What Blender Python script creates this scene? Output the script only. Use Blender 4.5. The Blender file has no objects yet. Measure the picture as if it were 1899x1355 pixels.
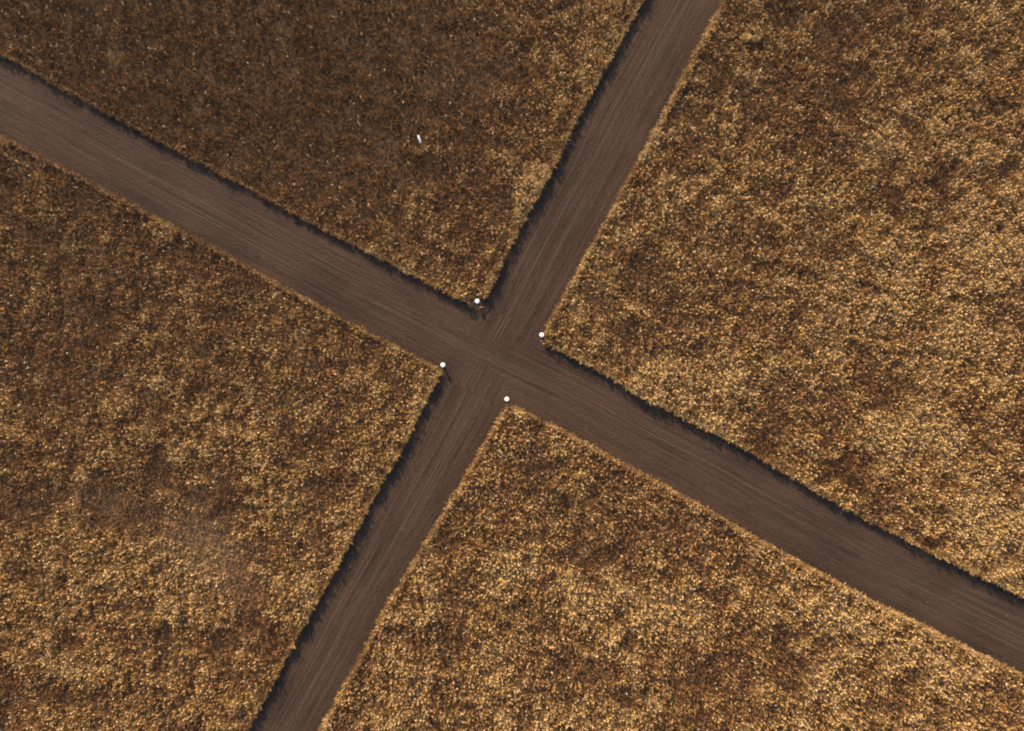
import bpy, bmesh, math, random
import numpy as np

# ------------------------------------------------------------------ camera, world, sun, exposure
H = 41.6                 # drone height in metres
S = 0.033                # metres on the ground per photograph pixel
CX, CY = 949.5, 677.5
scene = bpy.context.scene
C = scene.collection
cam_d = bpy.data.cameras.new("camera")
cam = bpy.data.objects.new("camera", cam_d)
C.objects.link(cam)
cam.location = (0, 0, H)
cam.rotation_euler = (0, 0, 0)
cam_d.sensor_width = 36
cam_d.lens = 36 * H / (1899 * S)
cam_d.clip_end = 6000
scene.camera = cam
scene.render.engine = 'CYCLES'
scene.cycles.filter_width = 2.1

SUN_EL = 21.0
shadow = np.array([0.40, -0.92]); shadow /= np.linalg.norm(shadow)
sun_az = math.atan2(-shadow[0], -shadow[1])          # compass angle from +Y towards +X
world = bpy.data.worlds.new("World")
scene.world = world
world.use_nodes = True
wn = world.node_tree
sky = wn.nodes.new("ShaderNodeTexSky")
sky.sky_type = 'NISHITA'
sky.sun_disc = False
sky.sun_elevation = math.radians(SUN_EL)
sky.sun_rotation = sun_az
bg = wn.nodes["Background"]
bg.inputs[1].default_value = 0.092
wn.links.new(sky.outputs[0], bg.inputs[0])
sd = bpy.data.lights.new("sun", 'SUN')
sd.energy = 3.35
sd.angle = math.radians(1.2)
sd.color = (1.0, 0.735, 0.445)
sun = bpy.data.objects.new("sun", sd)
C.objects.link(sun)
el = math.radians(SUN_EL)
# the lamp shines along its local -Z
sun.rotation_euler = (math.pi/2 - el, 0, math.pi - sun_az)
scene.view_settings.view_transform = 'Standard'
scene.view_settings.look = 'None'
scene.view_settings.gamma = 1
scene.view_settings.exposure = 1.84

# ------------------------------------------------------------------ helpers
rng = np.random.default_rng(7)

def W(px, py, z=0.0):
    k = S * (H - z) / H
    return ((px - CX) * k, (CY - py) * k)

def tag(o, label=None, cat=None, group=None, kind=None):
    if label: o['label'] = label
    if cat: o['category'] = cat
    if group: o['group'] = group
    if kind: o['kind'] = kind
    return o

def np_mesh(name, verts, faces, nper, mat, colors=None, smooth=False, uv=None):
    """faces: (n, nper) int array"""
    me = bpy.data.meshes.new(name)
    n = len(faces)
    me.vertices.add(len(verts)); me.vertices.foreach_set("co", np.asarray(verts, np.float32).ravel())
    me.loops.add(n * nper); me.loops.foreach_set("vertex_index", np.asarray(faces, np.int32).ravel())
    me.polygons.add(n)
    me.polygons.foreach_set("loop_start", np.arange(0, n * nper, nper, dtype=np.int32))
    me.polygons.foreach_set("loop_total", np.full(n, nper, np.int32))
    me.update(calc_edges=True)
    if colors is not None:
        a = me.attributes.new("tint", 'FLOAT_COLOR', 'FACE')
        c4 = np.ones((n, 4), np.float32); c4[:, :3] = colors
        a.data.foreach_set("color", c4.ravel())
    if uv is not None:
        l = me.uv_layers.new(name="UVMap")
        l.data.foreach_set("uv", np.asarray(uv, np.float32)[np.asarray(faces).ravel()].ravel())
    me.materials.append(mat)
    if smooth:
        me.polygons.foreach_set("use_smooth", np.ones(n, bool))
    o = bpy.data.objects.new(name, me)
    C.objects.link(o)
    return o

def lattice(seed, size=256):
    return np.random.default_rng(seed).random((size, size))

def vnoise(x, y, scale, seed, octaves=3):
    out = 0; amp = 1; tot = 0
    for k in range(octaves):
        L = lattice(seed + k * 17)
        u = x / scale + 1000.3 + seed; v = y / scale + 1000.7
        i = np.floor(u).astype(int); j = np.floor(v).astype(int)
        fu = u - i; fv = v - j
        fu = fu * fu * (3 - 2 * fu); fv = fv * fv * (3 - 2 * fv)
        g = lambda a, b: L[(i + a) % 256, (j + b) % 256]
        out = out + amp * ((g(0,0)*(1-fu)+g(1,0)*fu)*(1-fv) + (g(0,1)*(1-fu)+g(1,1)*fu)*fv)
        tot += amp; amp *= 0.55; scale /= 2.1
    return out / tot

def mat(name):
    m = bpy.data.materials.new(name); m.use_nodes = True
    nt = m.node_tree
    return m, nt, nt.nodes["Principled BSDF"]

# ------------------------------------------------------------------ road edges, photograph pixels on the ground plane
A_UP = np.array([(0,100),(75,143),(160,190),(250,240),(340,288),(430,335),(500,373),(620,438),(720,488),(800,530),(875,570),
                 (950,606),(1010,638),(1100,684),(1200,744),(1350,817),(1500,905),(1600,962),(1700,1014),(1800,1062),(1899,1108)], float)
A_LO = np.array([(0,248),(100,298),(200,352),(290,400),(400,458),(500,514),(640,590),(740,642),(815,682),(945,748),(1040,792),(1130,842),
                 (1300,934),(1400,992),(1500,1046),(1600,1102),(1700,1150),(1800,1200),(1899,1248)], float)
B_LE = np.array([(1195,0),(1160,62),(1120,135),(1075,215),(1030,310),(990,380),(955,445),(905,548),(860,620),(805,718),(755,820),
                 (700,915),(655,1000),(610,1080),(560,1170),(500,1285),(460,1355)], float)
B_RI = np.array([(1338,0),(1290,90),(1240,185),(1200,262),(1160,335),(1125,400),(1080,478),(1015,600),(940,748),(890,830),(850,900),
                 (770,1030),(720,1112),(680,1190),(640,1262),(590,1355)], float)

def lerp_ext(t, T, V):
    out = np.interp(t, T, V)
    k0 = (V[3]-V[0])/(T[3]-T[0]); k1 = (V[-1]-V[-4])/(T[-1]-T[-4])
    out = np.where(t < T[0], V[0] + (t-T[0])*k0, out)
    return np.where(t > T[-1], V[-1] + (t-T[-1])*k1, out)

def a_up(px): return lerp_ext(px, A_UP[:,0], A_UP[:,1])
def a_lo(px): return lerp_ext(px, A_LO[:,0], A_LO[:,1])
def b_le(py): return lerp_ext(py, B_LE[:,1], B_LE[:,0])
def b_ri(py): return lerp_ext(py, B_RI[:,1], B_RI[:,0])

def off_road(x, y):
    """signed distance in metres from the roads (positive = in the vegetation)"""
    px = x / S + CX; py = CY - y / S
    dA = np.maximum(a_up(px) - py, py - a_lo(px)) * 0.875 * S
    dB = np.maximum(b_le(py) - px, px - b_ri(py)) * 0.87 * S
    k = 0.12                                   # rounded corners
    h = np.clip(0.5 + 0.5*(dA-dB)/k, 0, 1)
    return dA*(1-h) + dB*h - k*h*(1-h)

# ------------------------------------------------------------------ materials
def dirt_material():
    m, nt, p = mat("packed_dirt")
    N = nt.nodes.new; L = nt.links.new
    geo = N("ShaderNodeNewGeometry")
    def math_(op, a, b):
        n = N("ShaderNodeMath"); n.operation = op
        for i, q in enumerate((a, b)):
            if isinstance(q, (int, float)): n.inputs[i].default_value = q
            else: L(q, n.inputs[i])
        return n.outputs[0]
    mul = lambda a, b: math_('MULTIPLY', a, b)
    add = lambda a, b: math_('ADD', a, b)
    def streaks(uvname):
        uv = N("ShaderNodeUVMap"); uv.uv_map = uvname
        def st(sx, sy, detail, seed, rough=0.6):
            mp = N("ShaderNodeMapping"); mp.inputs["Scale"].default_value = (sx, sy, 1); mp.inputs["Location"].default_value = (seed, seed*1.7, 0)
            L(uv.outputs[0], mp.inputs[0])
            n = N("ShaderNodeTexNoise"); n.inputs["Scale"].default_value = 1; n.inputs["Detail"].default_value = detail
            n.inputs["Roughness"].default_value = rough
            L(mp.outputs[0], n.inputs["Vector"]); return n.outputs[0]
        fine = st(0.22, 8.5, 3, 3.1); wide = st(0.05, 1.5, 3, 9.4); short = st(2.2, 13.0, 2, 5.0)
        line = st(0.05, 9.5, 1, 21.0, 0.4)
        # thin polished wheel lines, mostly near the middle of the road
        sep = N("ShaderNodeSeparateXYZ"); L(uv.outputs[0], sep.inputs[0])
        mr = N("ShaderNodeMapRange"); mr.inputs[1].default_value = 1.7; mr.inputs[2].default_value = 0.3
        mr.inputs[3].default_value = 0.0; mr.inputs[4].default_value = 1.0; mr.interpolation_type = 'SMOOTHSTEP'
        L(math_('ABSOLUTE', add(sep.outputs[1], 0.15), 0.0), mr.inputs[0])
        lr = N("ShaderNodeMapRange"); lr.inputs[1].default_value = 0.56; lr.inputs[2].default_value = 0.66
        L(line, lr.inputs[0])
        ln = mul(lr.outputs[0], mr.outputs[0])
        col = add(add(mul(fine, 0.50), mul(wide, 0.20)), add(mul(short, 0.26), mul(ln, 0.20)))
        hgt = add(add(mul(fine, 0.034), mul(short, 0.032)), add(mul(wide, 0.05), mul(ln, 0.006)))
        return col, hgt
    cA, hA = streaks("UVMap"); cB, hB = streaks("CrossMap")
    w = N("ShaderNodeAttribute"); w.attribute_name = "cross"
    def mix(a, b):
        n = N("ShaderNodeMix"); n.data_type = 'FLOAT'
        L(w.outputs["Fac"], n.inputs[0]); L(a, n.inputs[2]); L(b, n.inputs[3]); return n.outputs[0]
    cs = mix(cA, cB); hs = mix(hA, hB)
    patch = N("ShaderNodeTexNoise"); patch.inputs["Scale"].default_value = 0.22; patch.inputs["Detail"].default_value = 5
    L(geo.outputs["Position"], patch.inputs["Vector"])
    grain = N("ShaderNodeTexNoise"); grain.inputs["Scale"].default_value = 10; grain.inputs["Detail"].default_value = 4; grain.inputs["Roughness"].default_value = 0.7
    L(geo.outputs["Position"], grain.inputs["Vector"])
    f = add(cs, add(mul(grain.outputs[0], 0.30), mul(patch.outputs[0], 0.26)))
    r = N("ShaderNodeValToRGB")
    e = r.color_ramp.elements
    e[0].position = 0.60; e[0].color = (0.019, 0.0120, 0.0088, 1)
    e[1].position = 0.94; e[1].color = (0.076, 0.0465, 0.0305, 1)
    L(f, r.inputs[0]); L(r.outputs[0], p.inputs["Base Color"])
    p.inputs["Roughness"].default_value = 0.95
    p.inputs["Specular IOR Level"].default_value = 0.15
    hgt = add(hs, mul(grain.outputs[0], 0.085))
    b = N("ShaderNodeBump"); b.inputs["Strength"].default_value = 0.9; b.inputs["Distance"].default_value = 1.0
    L(hgt, b.inputs["Height"]); L(b.outputs[0], p.inputs["Normal"])
    return m

def soil_material():
    m, nt, p = mat("dark_soil")
    N = nt.nodes.new; L = nt.links.new
    geo = N("ShaderNodeNewGeometry")
    a = N("ShaderNodeTexNoise"); a.inputs["Scale"].default_value = 4.0; a.inputs["Detail"].default_value = 8; a.inputs["Roughness"].default_value = 0.75
    L(geo.outputs["Position"], a.inputs["Vector"])
    r = N("ShaderNodeValToRGB"); e = r.color_ramp.elements
    e[0].position = 0.4; e[0].color = (0.070, 0.042, 0.022, 1)
    e[1].position = 0.7; e[1].color = (0.19, 0.115, 0.06, 1)
    L(a.outputs[0], r.inputs[0]); L(r.outputs[0], p.inputs["Base Color"])
    p.inputs["Roughness"].default_value = 1; p.inputs["Specular IOR Level"].default_value = 0.1
    b = N("ShaderNodeBump"); b.inputs["Strength"].default_value = 0.9; b.inputs["Distance"].default_value = 0.12
    L(a.outputs[0], b.inputs["Height"]); L(b.outputs[0], p.inputs["Normal"])
    return m

def plant_material(name, trans):
    m, nt, p = mat(name)
    N = nt.nodes.new; L = nt.links.new
    at = N("ShaderNodeAttribute"); at.attribute_name = "tint"
    L(at.outputs["Color"], p.inputs["Base Color"])
    p.inputs["Roughness"].default_value = 0.85; p.inputs["Specular IOR Level"].default_value = 0.15
    if trans:
        t = N("ShaderNodeBsdfTranslucent"); L(at.outputs["Color"], t.inputs[0])
        mx = N("ShaderNodeMixShader"); mx.inputs[0].default_value = trans
        out = nt.nodes["Material Output"]
        L(p.outputs[0], mx.inputs[1]); L(t.outputs[0], mx.inputs[2]); L(mx.outputs[0], out.inputs[0])
    return m

M_DIRT = dirt_material(); M_SOIL = soil_material()
M_LEAF = plant_material("dry_leaf", 0.22); M_HEAD = plant_material("seed_head", 0.0)

def white_paint():
    m, nt, p = mat("white_paint")
    N = nt.nodes.new; L = nt.links.new
    tc = N("ShaderNodeTexCoord")
    a = N("ShaderNodeTexNoise"); a.inputs["Scale"].default_value = 9; a.inputs["Detail"].default_value = 6
    L(tc.outputs["Object"], a.inputs["Vector"])
    r = N("ShaderNodeValToRGB"); e = r.color_ramp.elements
    e[0].position = 0.28; e[0].color = (0.62, 0.59, 0.54, 1); e[1].position = 0.45; e[1].color = (0.86, 0.85, 0.84, 1)
    L(a.outputs[0], r.inputs[0]); L(r.outputs[0], p.inputs["Base Color"])
    p.inputs["Roughness"].default_value = 0.45
    return m
M_WHITE = white_paint()

# ------------------------------------------------------------------ ground and roads
R = 2500.0
gx = np.array([-R,-400,-120,-45,-20,0,20,45,120,400,R]); n = len(gx)
gv = np.array([(x, y, -0.004) for y in gx for x in gx])
gf = np.array([(j*n+i, j*n+i+1, (j+1)*n+i+1, (j+1)*n+i) for j in range(n-1) for i in range(n-1)])
ground = np_mesh("ground", gv, gf, 4, M_SOIL); tag(ground, kind='structure')

def road(name, which, z, step=12):
    t = np.arange(-9000, 11000, step, float)
    K = 12
    if which == 'A':
        e0 = np.stack([t, a_up(t)], 1); e1 = np.stack([t, a_lo(t)], 1)
    else:
        e0 = np.stack([b_le(t), t], 1); e1 = np.stack([b_ri(t), t], 1)
    # sheet runs 0.5 m under the verge on each side
    d = (e1-e0); w = np.linalg.norm(d, axis=1, keepdims=True); ext = d/w*(0.5/S)
    e0 = e0-ext; e1 = e1+ext
    mid = (e0+e1)/2
    s = np.concatenate([[0], np.cumsum(np.linalg.norm(np.diff(mid, axis=0), axis=1))])*S
    verts = []; uv = []
    for k in range(K+1):
        q = e0+(e1-e0)*k/K
        verts.append(np.stack([(q[:,0]-CX)*S, (CY-q[:,1])*S, np.full(len(t), z)], 1))
        uv.append(np.stack([s + (0 if which == 'A' else 333), np.full(len(t), (k/K-0.5)*5.0)], 1))
    verts = np.stack(verts, 1).reshape(-1, 3); uv = np.stack(uv, 1).reshape(-1, 2)
    i = np.arange(len(t)-1)[:, None]; k = np.arange(K)[None, :]
    a = i*(K+1)+k
    f = np.stack([a, a+1, a+K+2, a+K+1], -1).reshape(-1, 4)
    # orientation so that normals point up
    p0, p1, p2 = verts[f[0,0]], verts[f[0,1]], verts[f[0,2]]
    if np.cross(p1-p0, p2-p0)[2] < 0: f = f[:, ::-1]
    o = np_mesh(name, verts, f, 4, M_DIRT, uv=uv); tag(o, kind='structure')
    # second track direction, used where the side road crosses
    px = verts[:,0]/S+CX; py = CY-verts[:,1]/S
    bl, br = b_le(py), b_ri(py)
    uvb = np.stack([-verts[:,1]*1.14+333, (px-(bl+br)/2)*0.87*S], 1)
    l = o.data.uv_layers.new(name="CrossMap"); l.data.foreach_set("uv", uvb[f.ravel()].astype(np.float32).ravel())
    wgt = np.zeros(len(verts))
    if which == 'A':
        inside = np.clip(np.minimum(px-bl, br-px)/35.0+0.6, 0, 1)
        v = np.abs(uv[:,1])
        wgt = inside*np.clip((v-0.2)/1.6, 0.15, 1)
    at = o.data.attributes.new("cross", 'FLOAT', 'POINT'); at.data.foreach_set("value", wgt.astype(np.float32))
    return o
road('dirt_road', 'A', 0.008)
road('side_road', 'B', 0.004)

# ------------------------------------------------------------------ vegetation (uncountable: stuff)
BOLL = [(885,558),(1005,621),(821,677),(940,740)]
def field_points(count, dmax=99.0, mx=39, my=30):
    x = rng.uniform(-mx, mx, count); y = rng.uniform(-my, my, count)
    jag = (vnoise(x, y, 0.9, 51, 3) - 0.5) * 0.05
    d = off_road(x, y) + jag
    k = (d > 0.07) & (d < dmax)
    for bx, by in BOLL:
        X, Y = W(bx, by, 0.5)
        k &= (np.hypot(x-X, y-Y) + 0.16*vnoise(x, y, 0.3, 5, 2)) > 0.46
    X, Y = W(902, 566)
    k &= (np.hypot(x-X, y-Y) + 0.3*vnoise(x, y, 0.4, 8, 2)) > 0.62
    return x[k], y[k], d[k]

def G(x, y, px, py, r, rot=0, asp=1):
    cx, cy = W(px, py); dx = x-cx; dy = y-cy
    c, s = math.cos(rot), math.sin(rot)
    u = (dx*c+dy*s); v = (-dx*s+dy*c)*asp
    return np.exp(-(u*u+v*v)/(r*S)**2)

def patch_maps(x, y):
    """pale: how much straw stands here, bare: how low and thin the growth is, dark: dark heath share"""
    pale = vnoise(x, y, 5.0, 3, 4)*1.0
    fine = vnoise(x, y, 1.1, 91, 3)
    clump = vnoise(x, y, 0.55, 303, 2)
    pale = 0.56 + (pale-0.5)*0.6 + (fine-0.5)*0.9 + (clump-0.5)*0.9
    px = x/S+CX; py = CY-y/S
    dark = 0.95*G(x, y, 390, 80, 340, 0, 1.3) + 0.6*G(x, y, 660, 170, 280) + 0.3*G(x, y, 60, 20, 200) + 0.25*G(x, y, 60, 420, 260) + 0.2*G(x, y, 330, 600, 300)
    dark += 0.25*G(x, y, 1500, 60, 260)
    for a, b, r in [(575,820,34),(825,1185,40),(560,1280,45),(470,50,50),(520,150,60),(600,45,45),(690,110,40),(740,200,34),(330,120,40),(250,40,45),(800,60,40),(900,140,36),(430,240,34),(80,60,40),(870,250,30),(1010,300,24),(1450,40,34),(830,1000,40),(1130,1010,40),
                    (1560,870,40),(1660,720,45),(50,930,60),(200,910,50),(1300,1250,50),(1480,1230,45),(1690,1260,40),(1640,310,30),(985,880,45),
                    (1050,930,40),(420,940,50),(700,560,40),(1180,500,50),(1250,560,30),(1620,490,22),(1270,210,30),(1555,60,45),(255,955,40)]:
        dark += 0.65*G(x, y, a, b, r*0.85, 0.4, 1.3)*(0.5+vnoise(x, y, 0.8, 401, 2))
    dark = dark + 0.75*np.clip((vnoise(x, y, 1.9, 211, 3)-0.62)*5, 0, 1)
    light = 0
    for a, b, r, asp, ro in [(985,335,44,2.0,1.0),(965,355,30,1.5,1.2),(960,395,14,1,0),(1000,318,20,1,0),(1385,68,9,1,0),(1403,70,7,1,0),(1755,206,10,1.5,.6),(1625,285,30,1.3,0),(1655,250,26,1.3,0),
                         (1530,360,26,1.6,.8),(1620,490,34,1.5,0),(1850,470,60,1.4,0),(1000,930,26,2,0),(1240,1120,60,1.5,.3),(1100,1100,70,1.5,.5),
                         (940,1060,60,2,.9),(1440,940,70,1.3,-.4),(1560,1150,90,1.5,-.5),(1740,1230,80,1.4,0),(150,880,18,1.5,0),(290,700,20,1,0),
                         (110,1230,30,1,0),(1340,700,30,1,0),(300,430,34,2,-.5),(1700,800,80,1.4,.3),(1820,960,70,1.4,0),(370,1050,60,1.5,-.5),
                         (570,1080,22,1.5,1.0),(1220,250,34,1.5,1),(780,1050,40,2.5,1.0),(1240,700,80,1.4,0),(740,440,20,2,0),(690,480,14,1,0),(1210,215,20,2,1)]:
        light = light + 0.55*G(x, y, a, b, r, ro, asp)
    # ring shaped patches
    for a, b, r in [(1425,732,25),(1620,288,30),(1505,350,32),(1490,500,36)]:
        cx, cy = W(a, b); rr = np.hypot(x-cx, y-cy)/S
        light = light + 0.35*np.exp(-((rr-r)/6)**2); dark = dark + 0.25*np.exp(-(rr/(r*0.6))**2)
    bare = 1.05*G(x, y, 375, 1010, 100, -0.6, 1.7) + 0.5*G(x, y, 205, 930, 60, -0.4, 2.2) + 0.3*G(x, y, 450, 1075, 60)
    bare = bare*(0.5+1.0*vnoise(x, y, 1.0, 77, 3))
    bare += np.clip((vnoise(x, y, 3.2, 140, 3)-0.66)*5, 0, 1)*0.3
    pale = pale + 0.10*np.clip((px+py-1600)/1400, -1, 1)
    return np.clip(pale + light - 0.7*dark, 0, 1.3), np.clip(bare, 0, 1), np.clip(dark, 0, 1)

STRAW = np.array([0.50, 0.328, 0.135]); OCHRE = np.array([0.42, 0.248, 0.084]); RUST = np.array([0.33, 0.160, 0.060])
UMBER = np.array([0.215, 0.110, 0.047]); OLIVE = np.array([0.27, 0.178, 0.068]); PINKISH = np.array([0.48, 0.312, 0.170]); GREY = np.array([0.218, 0.128, 0.070])
def pick(pale, dark, bias, r2):
    """one colour of dry plant for each tuft"""
    n = len(pale); q = np.clip(pale*0.9 + bias + r2.normal(0, 0.14, n), 0, 1)
    pal = np.stack([UMBER, GREY, RUST, OLIVE, OCHRE, PINKISH, STRAW])
    edges = np.array([0.22, 0.34, 0.46, 0.55, 0.74, 0.86])
    c = pal[np.searchsorted(edges, q)]
    c = c*r2.uniform(0.80, 1.20, (n,1))
    # rust and olive sectors vary slowly over the field
    return c*(1-0.38*dark[:,None])

def kites(cx, cy, cz, az, tilt, length, width, roll):
    """leaf-shaped quads from a base point; returns verts (n*4,3)"""
    d = np.stack([np.cos(tilt)*np.cos(az), np.cos(tilt)*np.sin(az), np.sin(tilt)], 1)
    side = np.stack([-np.sin(az), np.cos(az), np.zeros_like(az)], 1)
    up = np.cross(d, side)
    wv = side*np.cos(roll)[:,None] + up*np.sin(roll)[:,None]
    base = np.stack([cx, cy, cz], 1)
    L = length[:,None]; w = width[:,None]/2
    m = base + d*L*0.55
    tip = base + d*L - np.array([0,0,1])*(L*0.12)
    return np.stack([base, m-wv*w, tip, m+wv*w], 1)

def build_understorey():
    x, y, d = field_points(215000)
    x2, y2, d2 = field_points(420000, 0.34)      # the growth is thicker where it meets the roads
    x, y, d = np.r_[x, x2], np.r_[y, y2], np.r_[d, d2]
    pale, bare, dark = patch_maps(x, y)
    edge = np.exp(-(np.maximum(d,0)/0.28)**2)
    n = len(x)
    h = (0.30 - 0.13*bare - 0.06*dark + 0.11*edge) * rng.uniform(0.6, 1.25, n) * ((0.45+1.1*vnoise(x, y, 0.55, 303, 2))*(1-0.7*edge)+0.7*edge)
    col = pick(pale + 0.22*edge, dark, -0.10, rng)
    col = col*(1-0.7*bare[:,None]) + np.array([0.33, 0.205, 0.112])*0.7*bare[:,None]
    K = 7
    X = np.repeat(x, K); Y = np.repeat(y, K); Hh = np.repeat(h, K)
    N = n*K
    az = rng.uniform(0, 2*math.pi, N); tilt = rng.uniform(-0.05, 1.2, N)
    off = rng.uniform(0.0, 0.10, N)*(1-0.6*np.repeat(edge, K))
    ox = X+np.cos(az)*off; oy = Y+np.sin(az)*off
    L = Hh*rng.uniform(0.6, 1.2, N)*(1-0.5*np.repeat(edge, K)); wdt = rng.uniform(0.022, 0.05, N)
    z0 = Hh*(rng.uniform(0.0, 0.45, N)+0.35*np.repeat(edge, K))
    v = kites(ox, oy, z0, az, tilt, L, wdt, rng.uniform(-0.9, 0.9, N))
    c = np.repeat(col, K, 0)*rng.uniform(0.68, 1.02, (N,1))
    o = np_mesh("low_scrub", v.reshape(-1,3), np.arange(N*4).reshape(-1,4), 4, M_LEAF, c)
    tag(o, "low brown leafy scrub covering the ground between the roads", "scrub", kind='stuff')

def build_heads():
    x, y, d = field_points(140000)
    pale, bare, dark = patch_maps(x, y)
    edge = np.exp(-(np.maximum(d,0)/0.25)**2)
    dens = np.clip(0.46 + 0.50*pale - 0.45*edge - 0.75*bare - 0.1*dark, 0.05, 1)
    k = rng.random(len(x)) < dens
    x, y, d, pale, bare, dark, edge = [q[k] for q in (x, y, d, pale, bare, dark, edge)]
    n = len(x)
    hgt = (0.43 - 0.16*bare - 0.08*dark - 0.20*edge)*rng.uniform(0.65, 1.25, n)*(0.45+1.1*vnoise(x, y, 0.55, 303, 2))
    lean = rng.normal(0, 0.05, (n,2))
    col = pick(pale + 0.25*edge, dark, 0.06, rng)
    # a few very pale heads
    star = rng.random(n) < 0.06
    col[star] = np.array([0.46, 0.34, 0.21])*rng.uniform(0.8, 1.2, (star.sum(),1))
    rad = rng.uniform(0.028, 0.058, n)*(1-0.25*dark); tall = rad*rng.uniform(1.2, 2.2, n)
    # head: a ragged eight faced tuft with its points pulled out unevenly
    dirs = np.array([(1,0,0),(0,1,0),(-1,0,0),(0,-1,0),(0,0,1),(0,0,-1)], float)
    a = rng.uniform(0, 2*math.pi, n); ca, sa = np.cos(a), np.sin(a)
    P = np.empty((n,6,3))
    for i, (dx, dy, dz) in enumerate(dirs):
        r = rad*rng.uniform(0.6, 1.35, n)
        P[:,i,0] = x+lean[:,0]+(dx*ca-dy*sa)*r; P[:,i,1] = y+lean[:,1]+(dx*sa+dy*ca)*r
        P[:,i,2] = hgt + dz*tall*rng.uniform(0.6, 1.2, n) + (rng.normal(0, 0.25, n)*rad if dz == 0 else 0)
    P[:,4,:2] += lean*0.6 + rng.normal(0, 0.015, (n,2))
    tri = np.array([(0,1,4),(1,2,4),(2,3,4),(3,0,4),(1,0,5),(2,1,5),(3,2,5),(0,3,5)])
    f = (np.arange(n)[:,None,None]*6 + tri[None]).reshape(-1,3)
    c = np.repeat(col, 8, 0)*rng.uniform(0.82, 1.18, (n*8,1))
    # stems: three-sided splints
    st = np.empty((n,3,3)); w = 0.012
    st[:,0] = np.stack([x-w*ca, y-w*sa, np.zeros(n)],1); st[:,1] = np.stack([x+w*ca, y+w*sa, np.zeros(n)],1)
    st[:,2] = np.stack([x+lean[:,0], y+lean[:,1], hgt],1)
    V = np.concatenate([P.reshape(-1,3), st.reshape(-1,3)])
    F = np.concatenate([f, (np.arange(n*3)+n*6).reshape(-1,3)])
    Cc = np.concatenate([c, col*0.8])
    o = np_mesh("dry_grass", V, F, 3, M_HEAD, Cc)
    tag(o, "dry straw coloured seed heads standing over the scrub", "dry grass", kind='stuff')
    # drooping blades that make the tall tufts ragged
    K = 3; N = n*K
    az = rng.uniform(0, 2*math.pi, N)
    z0 = np.repeat(hgt, K)*rng.uniform(0.45, 0.95, N)
    v = kites(np.repeat(x+lean[:,0]*.5, K), np.repeat(y+lean[:,1]*.5, K), z0, az, rng.uniform(-0.3, 1.2, N), rng.uniform(0.06, 0.15, N), rng.uniform(0.02, 0.045, N), rng.uniform(-0.8, 0.8, N))
    c = np.repeat(col, K, 0)*rng.uniform(0.7, 1.15, (N,1))
    o = np_mesh("grass_blades", v.reshape(-1,3), np.arange(N*4).reshape(-1,4), 4, M_LEAF, c)
    tag(o, "thin drooping blades hanging around the dry seed heads", "dry grass", kind='stuff')

def build_verge():
    x, y, d = field_points(620000, 0.22)
    x = x.copy(); n = len(x); K = 4; N = n*K
    pale = 1.12+0.5*(vnoise(x, y, 1.3, 61, 3)-0.5)
    az = rng.uniform(0, 2*math.pi, N)
    top = np.repeat(0.12+1.2*np.clip(d, 0, 0.22), K)
    v = kites(np.repeat(x, K)+rng.normal(0, .02, N), np.repeat(y, K)+rng.normal(0, .02, N), top*rng.uniform(0.2, 0.9, N), az,
              rng.uniform(-0.1, 0.8, N), rng.uniform(0.035, 0.075, N), rng.uniform(0.018, 0.038, N), rng.uniform(-0.8, 0.8, N))
    col = pick(pale, np.zeros(n), 0.16, rng)*1.18  # tint raised for a brighter sunlit rim: sunlight partly put into the colour
    c = np.repeat(col, K, 0)*rng.uniform(0.75, 1.15, (N,1))
    o = np_mesh("verge_grass", v.reshape(-1,3), np.arange(N*4).reshape(-1,4), 4, M_LEAF, c)
    tag(o, "matted pale dry grass sloping down to the road edges", "grass", kind='stuff')
build_understorey()
build_verge()
build_heads()

# ------------------------------------------------------------------ loose clods on the roads
def build_gravel():
    n = 26000
    x = rng.uniform(-38, 38, n); y = rng.uniform(-29, 29, n)
    d = off_road(x, y)
    keep = (d < 0.1) & (rng.random(n) < np.clip(0.25+np.exp(-np.abs(d)/0.35), 0, 1))
    x, y = x[keep], y[keep]; n = len(x)
    r = np.minimum(rng.exponential(0.010, n), 0.022)+0.008
    dirs = np.array([(1,0,0),(0,1,0),(-1,0,0),(0,-1,0),(0,0,1),(0,0,-1)], float)
    P = np.empty((n,6,3)); a = rng.uniform(0, 6.3, n)
    for i, (dx, dy, dz) in enumerate(dirs):
        q = r*rng.uniform(0.7, 1.3, n)
        P[:,i,0] = x+(dx*np.cos(a)-dy*np.sin(a))*q; P[:,i,1] = y+(dx*np.sin(a)+dy*np.cos(a))*q; P[:,i,2] = 0.008+r*0.3+dz*q*0.6
    tri = np.array([(0,1,4),(1,2,4),(2,3,4),(3,0,4),(1,0,5),(2,1,5),(3,2,5),(0,3,5)])
    f = (np.arange(n)[:,None,None]*6 + tri[None]).reshape(-1,3)
    base = np.where(rng.random((n,1)) < 0.25, np.array([[0.20,0.15,0.11]]), np.array([[0.085,0.06,0.042]]))
    c = np.repeat(base*rng.uniform(0.7,1.3,(n,1)), 8, 0)
    o = np_mesh("gravel", P.reshape(-1,3), f, 3, M_HEAD, c)
    tag(o, "small clods and grit scattered on the dirt roads", "gravel", kind='stuff')
build_gravel()

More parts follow.
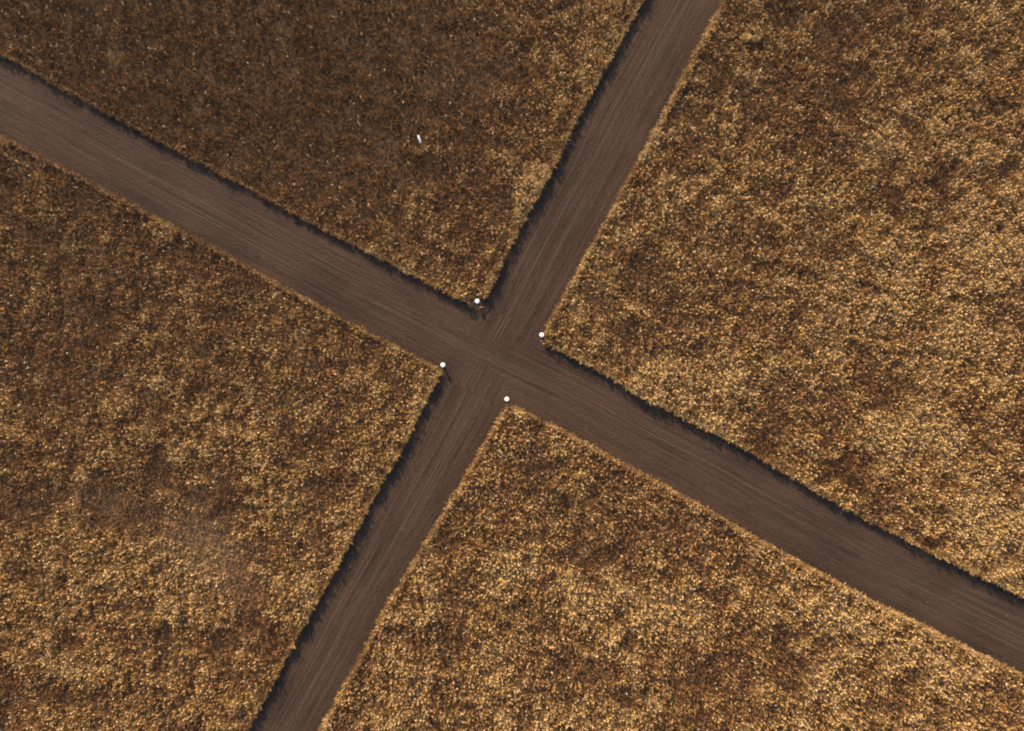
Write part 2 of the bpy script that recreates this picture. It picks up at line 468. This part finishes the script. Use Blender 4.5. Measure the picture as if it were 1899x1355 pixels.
# ------------------------------------------------------------------ marker posts
def lathe(name, prof, m, seg=28, parent=None):
    me = bpy.data.meshes.new(name); bm = bmesh.new(); rings = []
    for r, z in prof:
        if r < 1e-6: rings.append([bm.verts.new((0,0,z))])
        else: rings.append([bm.verts.new((r*math.cos(2*math.pi*i/seg), r*math.sin(2*math.pi*i/seg), z)) for i in range(seg)])
    for a, b in zip(rings, rings[1:]):
        for i in range(seg):
            j = (i+1) % seg
            if len(a) == 1: bm.faces.new((a[0], b[j], b[i]))
            elif len(b) == 1: bm.faces.new((a[i], a[j], b[0]))
            else: bm.faces.new((a[i], a[j], b[j], b[i]))
    bmesh.ops.recalc_face_normals(bm, faces=bm.faces)
    for f in bm.faces: f.smooth = True
    bm.to_mesh(me); bm.free(); me.materials.append(m)
    o = bpy.data.objects.new(name, me); C.objects.link(o)
    if parent: o.parent = parent
    return o

BH = 0.43
def make_bollard():
    root = bpy.data.objects.new("bollard", None); C.objects.link(root)
    root.empty_display_size = 0.3
    lathe("post", [(0,-0.05),(0.062,-0.05),(0.062,0.0),(0.058,0.20),(0.056,BH-0.075),(0,BH-0.075)], M_WHITE, parent=root)
    lathe("cap", [(0,BH-0.074),(0.114,BH-0.074),(0.130,BH-0.066),(0.136,BH-0.048),(0.132,BH-0.030),(0.117,BH-0.016),(0.092,BH-0.007),(0.055,BH-0.002),(0,BH)], M_WHITE, parent=root)
    return root
spots = [(885,558,"round topped white bollard at the dark scrub corner, on the uppermost tip of the crossing"),
         (1005,621,"round topped white bollard at the pale grass corner on the right side of the crossing"),
         (821,677,"round topped white bollard with a small pale stone below it, left corner of the crossing"),
         (940,740,"round topped white bollard at the pointed bright grass corner, lowest of the four")]
proto = make_bollard()
for i, (px, py, lab) in enumerate(spots):
    if i == 0: o = proto
    else:
        o = proto.copy(); C.objects.link(o)
        for ch in list(proto.children):
            c2 = ch.copy(); C.objects.link(c2); c2.parent = o
    X, Y = W(px, py, BH)
    o.location = (X, Y, 0.0)
    o.rotation_euler = (random.Random(i).uniform(-.03,.03), random.Random(i+9).uniform(-.03,.03), i*1.3)
    tag(o, lab, "bollard", "white bollards at the corners of the crossing")

# slim tapering white stake lying on top of the scrub
from mathutils import Vector
st = bpy.data.objects.new("marker_stake", None); C.objects.link(st)
SL = 0.46
lathe("shaft", [(0,0),(0.030,0.0),(0.040,0.03),(0.052,0.20),(0.066,SL-0.06),(0.066,SL-0.041),(0,SL-0.041)], M_WHITE, 20, st)
lathe("cap", [(0,SL-0.040),(0.070,SL-0.040),(0.073,SL-0.030),(0.062,SL-0.008),(0,SL)], M_WHITE, 20, st)
x0, y0 = W(780.3, 264.4, 0.44); x1, y1 = W(775.3, 250.6, 0.54)
st.location = (x0, y0, 0.42)
st.rotation_euler = Vector((x1-x0, y1-y0, 0.05)).to_track_quat('Z', 'Y').to_euler()
tag(st, "slim white tapering stake lying alone on the dark brown scrub", "stake")

# tussocks that stand out from the mass of the field
def tussock(px, py, r, h, col, n, lab, seed):
    g = np.random.default_rng(seed)
    X, Y = W(px, py, h*0.6)
    az = g.uniform(0, 2*math.pi, n); rr = r*0.75*np.sqrt(g.random(n))
    tilt = 1.35 - 1.1*(rr/r) + g.normal(0, 0.25, n)
    x = rr*np.cos(az); y = rr*np.sin(az)*0.8
    z0 = h*(0.75-0.6*(rr/r)**2)*g.uniform(0.3, 1.0, n)
    v = kites(x, y, z0, az+g.normal(0, .5, n), tilt, g.uniform(0.10, 0.20, n)*(0.6+r), g.uniform(0.02, 0.045, n), g.uniform(-0.7, 0.7, n))
    c = np.array(col)*g.uniform(0.75, 1.2, (n,1))
    o = np_mesh("grass_tussock", v.reshape(-1,3), np.arange(n*4).reshape(-1,4), 4, M_LEAF, c)
    o.location = (X, Y, 0.0); tag(o, lab, "grass tussock", "pale tussocks standing out in the fields")
YEL = (0.56, 0.38, 0.15); TAN = (0.58, 0.38, 0.19)
tussock(1384, 68, 0.36, 0.50, YEL, 500, "larger yellow grass tussock of the touching pair in the upper right field", 1)
tussock(1404, 71, 0.22, 0.44, YEL, 240, "smaller yellow grass tussock on the right of the touching pair, upper right field", 2)
tussock(1757, 205, 0.34, 0.50, YEL, 420, "lone yellow grass tussock near the right edge of the upper right field", 3)
tussock(1008, 312, 0.46, 0.48, TAN, 420, "tan grass tussock at the upper end of the pale clump left of the narrower road", 4)
tussock(984, 332, 0.42, 0.46, TAN, 340, "tan grass tussock in the middle of the pale clump left of the narrower road", 5)
tussock(961, 388, 0.26, 0.46, YEL, 260, "small yellowish tussock at the bottom of the pale clump left of the narrower road", 6)
tussock(290, 703, 0.30, 0.42, TAN, 240, "lone tan grass tussock in the middle of the left field", 7)

# small pale stone by the left bollard
def stone(px, py, r, lab, seed):
    me = bpy.data.meshes.new("stone"); bm = bmesh.new()
    bmesh.ops.create_icosphere(bm, subdivisions=3, radius=r)
    rr = random.Random(seed); ph = [rr.uniform(0, 6) for _ in range(6)]
    for v in bm.verts:
        c = v.co.normalized()
        k = 1+0.10*math.sin(3*c.x+ph[0])+0.09*math.sin(4*c.y+ph[1])+0.07*math.sin(5*c.z+ph[2])+0.04*math.sin(9*c.x+ph[3])*math.sin(8*c.y+ph[4])
        v.co = (v.co.x*k*1.1, v.co.y*k*0.9, v.co.z*k*0.7)
    bm.to_mesh(me); bm.free()
    m, nt, p = mat("pale_stone")
    nz = nt.nodes.new("ShaderNodeTexNoise"); nz.inputs["Scale"].default_value = 30; nz.inputs["Detail"].default_value = 5
    rp = nt.nodes.new("ShaderNodeValToRGB"); rp.color_ramp.elements[0].color = (0.28,0.23,0.2,1); rp.color_ramp.elements[1].color = (0.50,0.44,0.40,1)
    nt.links.new(nz.outputs[0], rp.inputs[0]); nt.links.new(rp.outputs[0], p.inputs["Base Color"]); p.inputs["Roughness"].default_value = 0.9
    me.materials.append(m)
    for f in me.polygons: f.use_smooth = True
    o = bpy.data.objects.new("stone", me); C.objects.link(o)
    X, Y = W(px, py, r); o.location = (X, Y, r*0.6+0.005); tag(o, lab, "stone")
stone(808, 707, 0.085, "small pale stone on the road edge just below the left bollard", 4)
